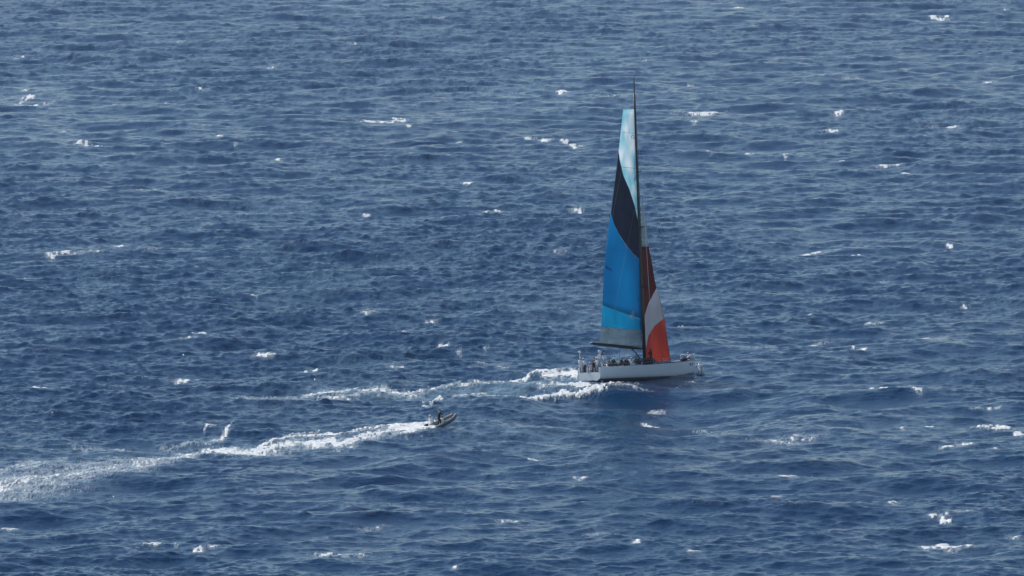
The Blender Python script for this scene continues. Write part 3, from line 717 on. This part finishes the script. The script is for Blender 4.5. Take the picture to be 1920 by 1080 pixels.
# ================================================================ people
def body_mesh(J, rad):
    """J: joints -> points; one continuous skinned figure, fingers included"""
    names = list(J); vi = {n: i for i, n in enumerate(names)}
    vs = [Vector(J[n]) for n in names]; rs = [rad[n.split('_')[0]] for n in names]
    E = [('pelvis', 'belly'), ('belly', 'chest'), ('chest', 'neck'), ('neck', 'head'), ('head', 'crown')]
    for s_ in 'LR':
        E += [('pelvis', 'hip_' + s_), ('hip_' + s_, 'knee_' + s_), ('knee_' + s_, 'ankle_' + s_), ('ankle_' + s_, 'toe_' + s_),
              ('chest', 'shoulder_' + s_), ('shoulder_' + s_, 'elbow_' + s_), ('elbow_' + s_, 'wrist_' + s_), ('wrist_' + s_, 'palm_' + s_)]
    E = [(vi[a], vi[b]) for a, b in E]
    for s_ in 'LR':                                     # four unequal curled fingers and a thumb
        el, wr, pa = Vector(J['elbow_' + s_]), Vector(J['wrist_' + s_]), Vector(J['palm_' + s_])
        d = (pa - wr).normalized(); side = d.cross(Vector((0, 0, 1)) if abs(d.z) < .9 else Vector((1, 0, 0))).normalized(); up = side.cross(d)
        for k, (o, l) in enumerate(((-.033, .065), (-.011, .078), (.011, .074), (.033, .058))):
            a = len(vs); vs += [pa + side * o + d * .03, pa + side * o * 1.1 + d * (.03 + l * .55) - up * .012, pa + side * o * 1.1 + d * (.03 + l * .8) - up * .045]
            rs += [.0095, .009, .008]; E += [(vi['palm_' + s_], a), (a, a + 1), (a + 1, a + 2)]
        a = len(vs); vs += [wr.lerp(pa, .45) - side * .045, wr.lerp(pa, .85) - side * .07 - up * .02]; rs += [.011, .009]; E += [(vi['wrist_' + s_], a), (a, a + 1)]
    me = bpy.data.meshes.new('body'); me.from_pydata(vs, E, [])
    o = bpy.data.objects.new('body_base', me); C.objects.link(o)
    m = o.modifiers.new('skin', 'SKIN'); m.use_smooth_shade = True
    for i, v in enumerate(me.skin_vertices[0].data):
        v.radius = (rs[i], rs[i]); v.use_root = (i == vi['pelvis'])
    s2 = o.modifiers.new('sub', 'SUBSURF'); s2.levels = 1; s2.render_levels = 1
    dg = bpy.context.evaluated_depsgraph_get(); dg.update()
    out = bpy.data.meshes.new_from_object(o.evaluated_get(dg))
    bpy.data.objects.remove(o); bpy.data.meshes.remove(me)
    out.name = 'body'
    for p in out.polygons: p.use_smooth = True
    return out
RAD = dict(pelvis=.15, belly=.14, chest=.155, neck=.06, head=.10, crown=.085, hip=.095, knee=.06, ankle=.042, toe=.04, shoulder=.072, elbow=.045, wrist=.03, palm=.034)
def sym(**k):
    J = {}
    for n, v in k.items():
        if n in ('pelvis', 'belly', 'chest', 'neck', 'head', 'crown'): J[n] = v
        elif n[-2:] in ('_L', '_R'): J[n] = v
        else: J[n + '_L'] = v; J[n + '_R'] = (v[0], -v[1], v[2])
    return J
POSES = {   # facing +X, feet at z = 0 (sitting: seat at z = 0)
 'stand': sym(pelvis=(0, 0, .93), belly=(0, 0, 1.1), chest=(.01, 0, 1.32), neck=(.02, 0, 1.49), head=(.04, 0, 1.62), crown=(.04, 0, 1.70), hip=(0, .1, .88), knee=(.03, .12, .48), ankle=(-.02, .13, .08), toe=(.17, .15, .04), shoulder=(0, .19, 1.40), elbow=(-.03, .25, 1.12), wrist=(.12, .24, .93), palm=(.19, .22, .88)),
 'steer': sym(pelvis=(0, 0, .90), belly=(.03, 0, 1.07), chest=(.08, 0, 1.28), neck=(.12, 0, 1.45), head=(.16, 0, 1.57), crown=(.17, 0, 1.65), hip=(0, .1, .86), knee=(.08, .16, .48), ankle=(-.02, .22, .08), toe=(.17, .26, .04), shoulder=(.08, .19, 1.36), elbow=(.26, .27, 1.14), wrist=(.46, .20, 1.22), palm=(.53, .18, 1.24)),
 'reach': sym(pelvis=(0, 0, .92), belly=(0, 0, 1.09), chest=(.02, 0, 1.31), neck=(.03, 0, 1.48), head=(.03, 0, 1.61), crown=(.01, 0, 1.70), hip=(0, .1, .88), knee=(.04, .13, .48), ankle=(-.03, .16, .08), toe=(.16, .19, .04), shoulder=(.01, .19, 1.41), elbow_L=(.16, .27, 1.60), wrist_L=(.24, .18, 1.84), palm_L=(.26, .16, 1.92), elbow_R=(.12, -.28, 1.2), wrist_R=(.34, -.2, 1.3), palm_R=(.41, -.18, 1.33)),
 'sit': sym(pelvis=(0, 0, .13), belly=(-.02, 0, .30), chest=(.03, 0, .52), neck=(.08, 0, .69), head=(.12, 0, .81), crown=(.13, 0, .89), hip=(.05, .1, .12), knee=(.46, .15, .16), ankle=(.50, .14, -.26), toe=(.66, .16, -.31), shoulder=(.03, .19, .60), elbow=(.16, .26, .36), wrist=(.38, .18, .28), palm=(.45, .16, .26)),
 'crouch': sym(pelvis=(0, 0, .36), belly=(.08, 0, .52), chest=(.24, 0, .70), neck=(.34, 0, .84), head=(.42, 0, .94), crown=(.43, 0, 1.02), hip=(.03, .11, .34), knee=(.36, .2, .42), ankle=(.08, .17, .08), toe=(.26, .2, .04), shoulder=(.24, .19, .77), elbow=(.38, .28, .52), wrist=(.56, .2, .34), palm=(.60, .18, .27)),
}
BODIES = {}
def region_mesh(src, J, pick, off, name, one=False):
    bm = bmesh.new(); bm.from_mesh(src)
    kill = [f for f in bm.faces if not pick(f.calc_center_median(), J)]
    bmesh.ops.delete(bm, geom=kill, context='FACES')
    if one:                                            # keep the largest connected piece only
        left = set(bm.faces); best = set()
        while left:
            st = [left.pop()]; isl = set(st)
            while st:
                f = st.pop()
                for e_ in f.edges:
                    for g_ in e_.link_faces:
                        if g_ in left: left.discard(g_); isl.add(g_); st.append(g_)
            if len(isl) > len(best): best = isl
        bmesh.ops.delete(bm, geom=[f for f in bm.faces if f not in best], context='FACES')
    bmesh.ops.delete(bm, geom=[v for v in bm.verts if not v.link_faces], context='VERTS')
    for v in bm.verts: v.co += v.normal * off
    me = bpy.data.meshes.new(name); bm.to_mesh(me); bm.free()
    for p in me.polygons: p.use_smooth = True
    return me
def seg(p, a, b):
    a, b = Vector(a), Vector(b); d = b - a; t = max(0, min(1, (p - a).dot(d) / d.length_squared)); return (p - a - d * t).length
def which(p, J):
    c = {'torso': min(seg(p, J['pelvis'], J['belly']), seg(p, J['belly'], J['chest'])) - .12, 'head': min(seg(p, J['neck'], J['head']), seg(p, J['head'], J['crown'])) - .09}
    for s_ in 'LR':
        c['leg' + s_] = min(seg(p, J['hip_' + s_], J['knee_' + s_]) - .07, seg(p, J['knee_' + s_], J['ankle_' + s_]) - .045)
        c['foot' + s_] = seg(p, J['ankle_' + s_], J['toe_' + s_]) - .045
        c['arm' + s_] = min(seg(p, J['chest'], J['shoulder_' + s_]) - .09, seg(p, J['shoulder_' + s_], J['elbow_' + s_]) - .05, seg(p, J['elbow_' + s_], J['wrist_' + s_]) - .035)
        c['hand' + s_] = seg(p, J['wrist_' + s_], J['palm_' + s_]) - .03 if seg(p, J['wrist_' + s_], J['palm_' + s_]) < .14 else 9
    return min(c, key=c.get)[:3]
def get_pose(k):
    if k in BODIES: return BODIES[k]
    J = POSES[k]; b = body_mesh(J, RAD)
    d = dict(body=b, jacket=region_mesh(b, J, lambda p, J: which(p, J) in ('tor', 'arm') and not (p.z < J['pelvis'][2] and which(p, J) == 'tor' and False), .022, 'jacket'),
             trousers=region_mesh(b, J, lambda p, J: which(p, J) == 'leg', .018, 'trousers'), shoe=[region_mesh(b, J, (lambda p, J, q=q: which(p, J) == 'foo' and p.y * q > 0), 0.014, 'shoe', True) for q in (1, -1)], J=J)
    BODIES[k] = d; return d
def head_parts(J, hat):
    h = Vector(J['head']); out = []
    bm = bmesh.new(); add_tube(bm, [h + Vector((.088, 0, .015)), h + Vector((.118, 0, -.02)), h + Vector((.092, 0, -.03))], [.008, .016, .012], 6); out.append(('nose', bm, 'skin'))
    for s_ in (1, -1):
        bm = bmesh.new(); bmesh.ops.create_icosphere(bm, subdivisions=1, radius=.012, matrix=Matrix.Translation(h + Vector((.092, .033 * s_, .02)))); out.append(('eye', bm, 'eye'))
        bm = bmesh.new(); bmesh.ops.create_uvsphere(bm, u_segments=6, v_segments=5, radius=.028, matrix=Matrix.Translation(h + Vector((-.005, .098 * s_, .0))) @ Matrix.Diagonal((.7, .35, 1.1, 1))); out.append(('ear', bm, 'skin'))
    bm = bmesh.new(); add_box(bm, h + Vector((.09, 0, -.055)), (.01, .045, .01), .003); out.append(('mouth', bm, 'lip'))
    bm = bmesh.new(); c = h + Vector((-.005, 0, .05))
    rings = []
    for a in range(0, 91, 18):
        rr_ = .118 * math.cos(R(a)) + .004; rings.append([c + Vector((rr_ * math.cos(R(t)), rr_ * .93 * math.sin(R(t)), .105 * math.sin(R(a)))) for t in range(0, 360, 30)])
    loft(bm, rings, True, True)
    if hat: add_box(bm, c + Vector((.14, 0, .005)), (.10, .14, .012), .004)
    out.append(('cap' if hat else 'hair', bm, 'hat'))
    return out
M_lip = material('lips', (0.3, 0.12, 0.1), 0.5)
HEADS = {}
def person(label, M, pose, jacket, trousers, hat=None, scale=1.0, group=None):
    t = thing('person', label, 'person', M @ Matrix.Scale(scale, 4), group)
    d = get_pose(pose)
    def put(name, me, mat):
        m2 = me.copy(); m2.materials.clear(); m2.materials.append(mat)
        return link(bpy.data.objects.new(name, m2), t)
    put('body', d['body'], M_skin); put('jacket', d['jacket'], jacket); put('trousers', d['trousers'], trousers)
    for q in (0, 1): put('shoe', d['shoe'][q], M_wcloth if trousers is M_wcloth else M_black)
    for name, bm, k in head_parts(d['J'], hat is not None):
        obj(name, bm, {'skin': M_skin, 'eye': M_eye, 'lip': M_lip, 'hat': hat or M_hair}[k], t)
    return t
def crew(label, px, y, z, yaw, pose, jacket, trousers, hat=None, scale=1.0, group='crew on the racing yacht'):
    x = ((px - 1204.5) / 16 + y * .669) / .743
    return person(label, MY @ Matrix.Translation((x, y, z)) @ Matrix.Rotation(R(yaw), 4, 'Z'), pose, jacket, trousers, hat, scale, group)
crew('person all in white standing at the back corner of the yacht, leftmost of the crew', 1089, 1.55, .79, 20, 'stand', M_wcloth, M_wcloth, M_wcloth)
crew('person in white with dark trousers, second from the left at the stern', 1097, 1.0, .79, 160, 'steer', M_wcloth, M_black, M_wcloth)
crew('person in a pale pink top sitting low in the open stern', 1107, .3, 1.05, 200, 'sit', M_pink, M_wcloth, M_wcloth)
crew('person in white at the near stern corner in front of the wheel', 1121, -1.45, .79, 170, 'steer', M_wcloth, M_gcloth, M_wcloth)
crew('person in black standing between the two white figures at the stern', 1113, -.75, .79, 10, 'steer', M_black, M_black, M_hair)
crew('person in white standing high under the boom end with one arm raised', 1124, 1.9, 1.4, -60, 'reach', M_wcloth, M_gcloth, M_wcloth)
crew('person in white top and grey cap standing upright under the middle of the boom', 1134, 1.5, 1.4, 0, 'stand', M_wcloth, M_gcloth, M_gcloth, .92)
xs_ = [(1141, 'grey', M_gcloth), (1149, 'white-capped', M_black), (1158, 'dark navy', M_navy), (1166, 'black', M_black), (1174, 'dark', M_navy)]
crew('person in a grey jacket sitting first from the stern on the side deck', 1141, -1.45, 1.42, -80, 'sit', M_gcloth, M_black)
crew('person in a black jacket and white cap sitting on the side deck', 1150, -1.4, 1.45, -95, 'sit', M_black, M_black, M_wcloth)
crew('person in navy crouching in the cockpit beside the white-capped sitter', 1158, -.6, .95, -60, 'crouch', M_navy, M_black, M_wcloth)
crew('person in black sitting in the middle of the row on the side deck', 1165, -1.45, 1.42, -75, 'sit', M_black, M_black)
crew('person in a navy jacket and pale cap sitting just left of the white-clad sitter', 1174, -1.4, 1.42, -100, 'sit', M_navy, M_black, M_gcloth)
crew('person all in white leaning over the near side deck halfway along the yacht', 1183, -1.75, 1.40, -90, 'sit', M_wcloth, M_wcloth, M_wcloth)
crew('person in a grey top sitting behind the dark sail bundle by the mast', 1193, -.4, 1.9, -80, 'sit', M_gcloth, M_black)
crew('person in dark maroon standing at the foot of the mast before the red sail', 1222, -.75, 1.5, 165, 'reach', M_maroon, M_navy, M_hair, 1.0)
crew('person in white and navy crouching at the bow pulpit', 1299, -.1, 1.75, 150, 'crouch', M_wcloth, M_navy, M_wcloth, .9)

# ================================================================ the dinghy
MR = Matrix.Translation(ROR + Vector((.25, 0, .3))) @ Matrix.Rotation(R(30), 4, 'Z') @ Matrix.Rotation(R(-19), 4, 'Y') @ Matrix.Scale(1.06, 4)
rib = thing('inflatable_dinghy', 'small grey inflatable dinghy speeding along with its bow lifted, two people aboard', 'dinghy', MR)
def tube_side(s_): return [(-1.75, s_ * .78, .28), (-1.5, s_ * .78, .28), (-.5, s_ * .80, .29), (.5, s_ * .76, .33), (1.1, s_ * .62, .40), (1.55, s_ * .36, .50), (1.75, s_ * .08, .55)]
for s_ in (1, -1):
    bm = bmesh.new(); add_tube(bm, tube_side(s_), [.06, .22, .22, .22, .21, .19, .17], 12); tb = obj('inflatable_tube', bm, M_grey, rib)
    bm = bmesh.new(); add_tube(bm, [(p[0], p[1] * 1.28 if abs(p[1]) > .3 else p[1] + s_ * .2, p[2] + .02) for p in tube_side(s_)[1:6]], .025, 6); obj('rubbing_strake', bm, M_black, tb)
bm = bmesh.new(); rr = []
for x, w_, zk in ((-1.6, .62, -.02), (-.6, .62, -.05), (.4, .56, -.02), (1.1, .40, .12), (1.6, .12, .38)):
    rr.append([Vector((x, w_, .22 + .08 * max(0, x))), Vector((x, w_ * .7, .06 + max(0, zk) * .8)), Vector((x, 0, zk)), Vector((x, -w_ * .7, .06 + max(0, zk) * .8)), Vector((x, -w_, .22 + .08 * max(0, x)))])
loft(bm, rr); obj('hull', bm, M_white, rib)
bm = bmesh.new(); add_box(bm, (-.25, 0, .19), (2.5, 1.1, .04), .01); obj('floor', bm, M_deck, rib)
bm = bmesh.new(); add_box(bm, (-1.6, 0, .28), (.06, 1.15, .42), .015); obj('transom', bm, M_white, rib)
bm = bmesh.new(); add_box(bm, (.05, 0, .5), (.3, .5, .6), .05); cs = obj('steering_console', bm, M_white, rib)
bm = bmesh.new(); add_tube(bm, [Vector((-.14, .14 * math.cos(R(t)), .72 + .14 * math.sin(R(t)))) for t in range(0, 361, 30)], .015, 5, False); obj('steering_wheel', bm, M_black, cs)
bm = bmesh.new(); add_box(bm, (.12, 0, .92), (.02, .44, .24), .008); obj('windscreen', bm, M_carbon, cs)
bm = bmesh.new(); add_box(bm, (-.85, 0, .40), (.35, .75, .36), .05); obj('seat', bm, M_grey, rib)
bm = bmesh.new(); add_box(bm, (-1.82, 0, .72), (.42, .32, .36), .09); mo = obj('outboard_engine', bm, M_black, rib)
bm = bmesh.new(); add_tube(bm, [(-1.85, 0, .58), (-1.83, 0, -.1), (-1.85, 0, -.4)], [.09, .07, .05], 8); obj('leg', bm, M_gcloth, mo)
bm = bmesh.new()
for s_ in (1, -1): add_tube(bm, [(-1.35, s_ * .45, .3), (-1.4, s_ * .42, 1.15), (-1.4, s_ * .1, 1.25)], .02, 6)
add_tube(bm, [(-1.4, -.12, 1.25), (-1.4, .12, 1.25)], .02, 6); obj('roll_bar', bm, M_steel, rib)
person('person in black standing at the console of the small dinghy', MR @ Matrix.Translation((-.42, -.12, .21)) @ Matrix.Rotation(R(14), 4, 'Y'), 'steer', M_black, M_black, M_hair, .98)
person('person in a pale lilac jacket leaning back beside the driver in the dinghy', MR @ Matrix.Translation((-.95, .28, .58)) @ Matrix.Rotation(R(60), 4, 'Z'), 'sit', M_wcloth, M_gcloth, M_wcloth)

m_spray = bpy.data.materials.new('spray'); m_spray.use_nodes = True
_n = m_spray.node_tree; _n.nodes.clear()
_o = _n.nodes.new('ShaderNodeOutputMaterial'); _d = _n.nodes.new('ShaderNodeBsdfDiffuse'); _t = _n.nodes.new('ShaderNodeBsdfTranslucent'); _m = _n.nodes.new('ShaderNodeMixShader')
_tc = _n.nodes.new('ShaderNodeTexCoord'); _z = _n.nodes.new('ShaderNodeTexNoise'); _z.inputs['Scale'].default_value = 5.0
_r = _n.nodes.new('ShaderNodeValToRGB'); _r.color_ramp.elements[0].color = (0.8, 0.85, 0.87, 1); _r.color_ramp.elements[1].color = (0.95, 0.95, 0.95, 1)
_n.links.new(_tc.outputs['Object'], _z.inputs['Vector']); _n.links.new(_z.outputs['Fac'], _r.inputs[0])
for _s in (_d, _t): _n.links.new(_r.outputs[0], _s.inputs['Color'])
_m.inputs[0].default_value = 0.55
_n.links.new(_d.outputs[0], _m.inputs[1]); _n.links.new(_t.outputs[0], _m.inputs[2]); _n.links.new(_m.outputs[0], _o.inputs[0])
# ================================================================ spray thrown up by the bow
def spray(name, label, cx, cy, n, sx, sy, sz, r0, r1, M=None, seed=1, lean=0.0, nt=12):
    g = random.Random(seed); bm = bmesh.new(); base = at(cx, cy)
    tufts = [(g.gauss(0, sx * .9), g.gauss(0, sy * .7), g.uniform(.35, 1.0), g.uniform(.35, .8)) for _ in range(nt)] if nt > 1 else [(0, 0, 1.0, 1.7)]
    for k in range(n):
        tx, ty_, th, tw = tufts[k % nt]
        h = g.random() ** 1.4 * th; wdt = (1 - h / th * .8) * tw * .6
        p = base + Vector((tx + g.gauss(0, sx) * wdt + lean * h, ty_ + g.gauss(0, sy) * wdt, h * sz))
        r = g.uniform(r0, r1); a1 = Vector((g.gauss(0, 1), g.gauss(0, 1), g.gauss(0, 1))).normalized(); a2 = a1.orthogonal().normalized(); a3 = a1.cross(a2)
        bm.faces.new([bm.verts.new(p + a2 * r * g.uniform(.7, 1.3)), bm.verts.new(p + a3 * r * g.uniform(.7, 1.3)), bm.verts.new(p - a2 * r * g.uniform(.7, 1.3)), bm.verts.new(p - a3 * r * g.uniform(.7, 1.3))])
    o = obj(name, bm, m_spray, None, False); tag(o, label, 'spray', None, 'stuff'); return o
spray('bow_spray', 'bright white burst of spray just ahead of the yacht bow', 1314.5, 701, 1500, .2, .22, 1.05, .05, .10, seed=3, lean=-.14, nt=1)
spray('wave_spray', 'white splash of spray on the wave in front of the yacht', 1226, 776, 900, .6, .7, .5, .02, .05, seed=4, lean=.4)
spray('stern_spray', 'low white spray along the near side of the yacht hull at the waterline', 1160, 722, 500, 1.7, .3, .4, .02, .05, seed=5)

# ================================================================ sea haze
bm = bmesh.new(); add_box(bm, (0, 24000, 52), (90000, 56000, 116))
hz = bpy.data.materials.new('haze'); hz.use_nodes = True; hz.node_tree.nodes.clear()
ho = hz.node_tree.nodes.new('ShaderNodeOutputMaterial'); hv = hz.node_tree.nodes.new('ShaderNodeVolumePrincipled')
hv.inputs['Color'].default_value = (0.80, 0.88, 0.95, 1); hv.inputs['Density'].default_value = 0.00002; hv.inputs['Anisotropy'].default_value = 0.2
hz.node_tree.links.new(hv.outputs[0], ho.inputs['Volume'])
tag(obj('haze', bm, hz, None, False), 'thin pale sea haze over the water', None, None, 'stuff')
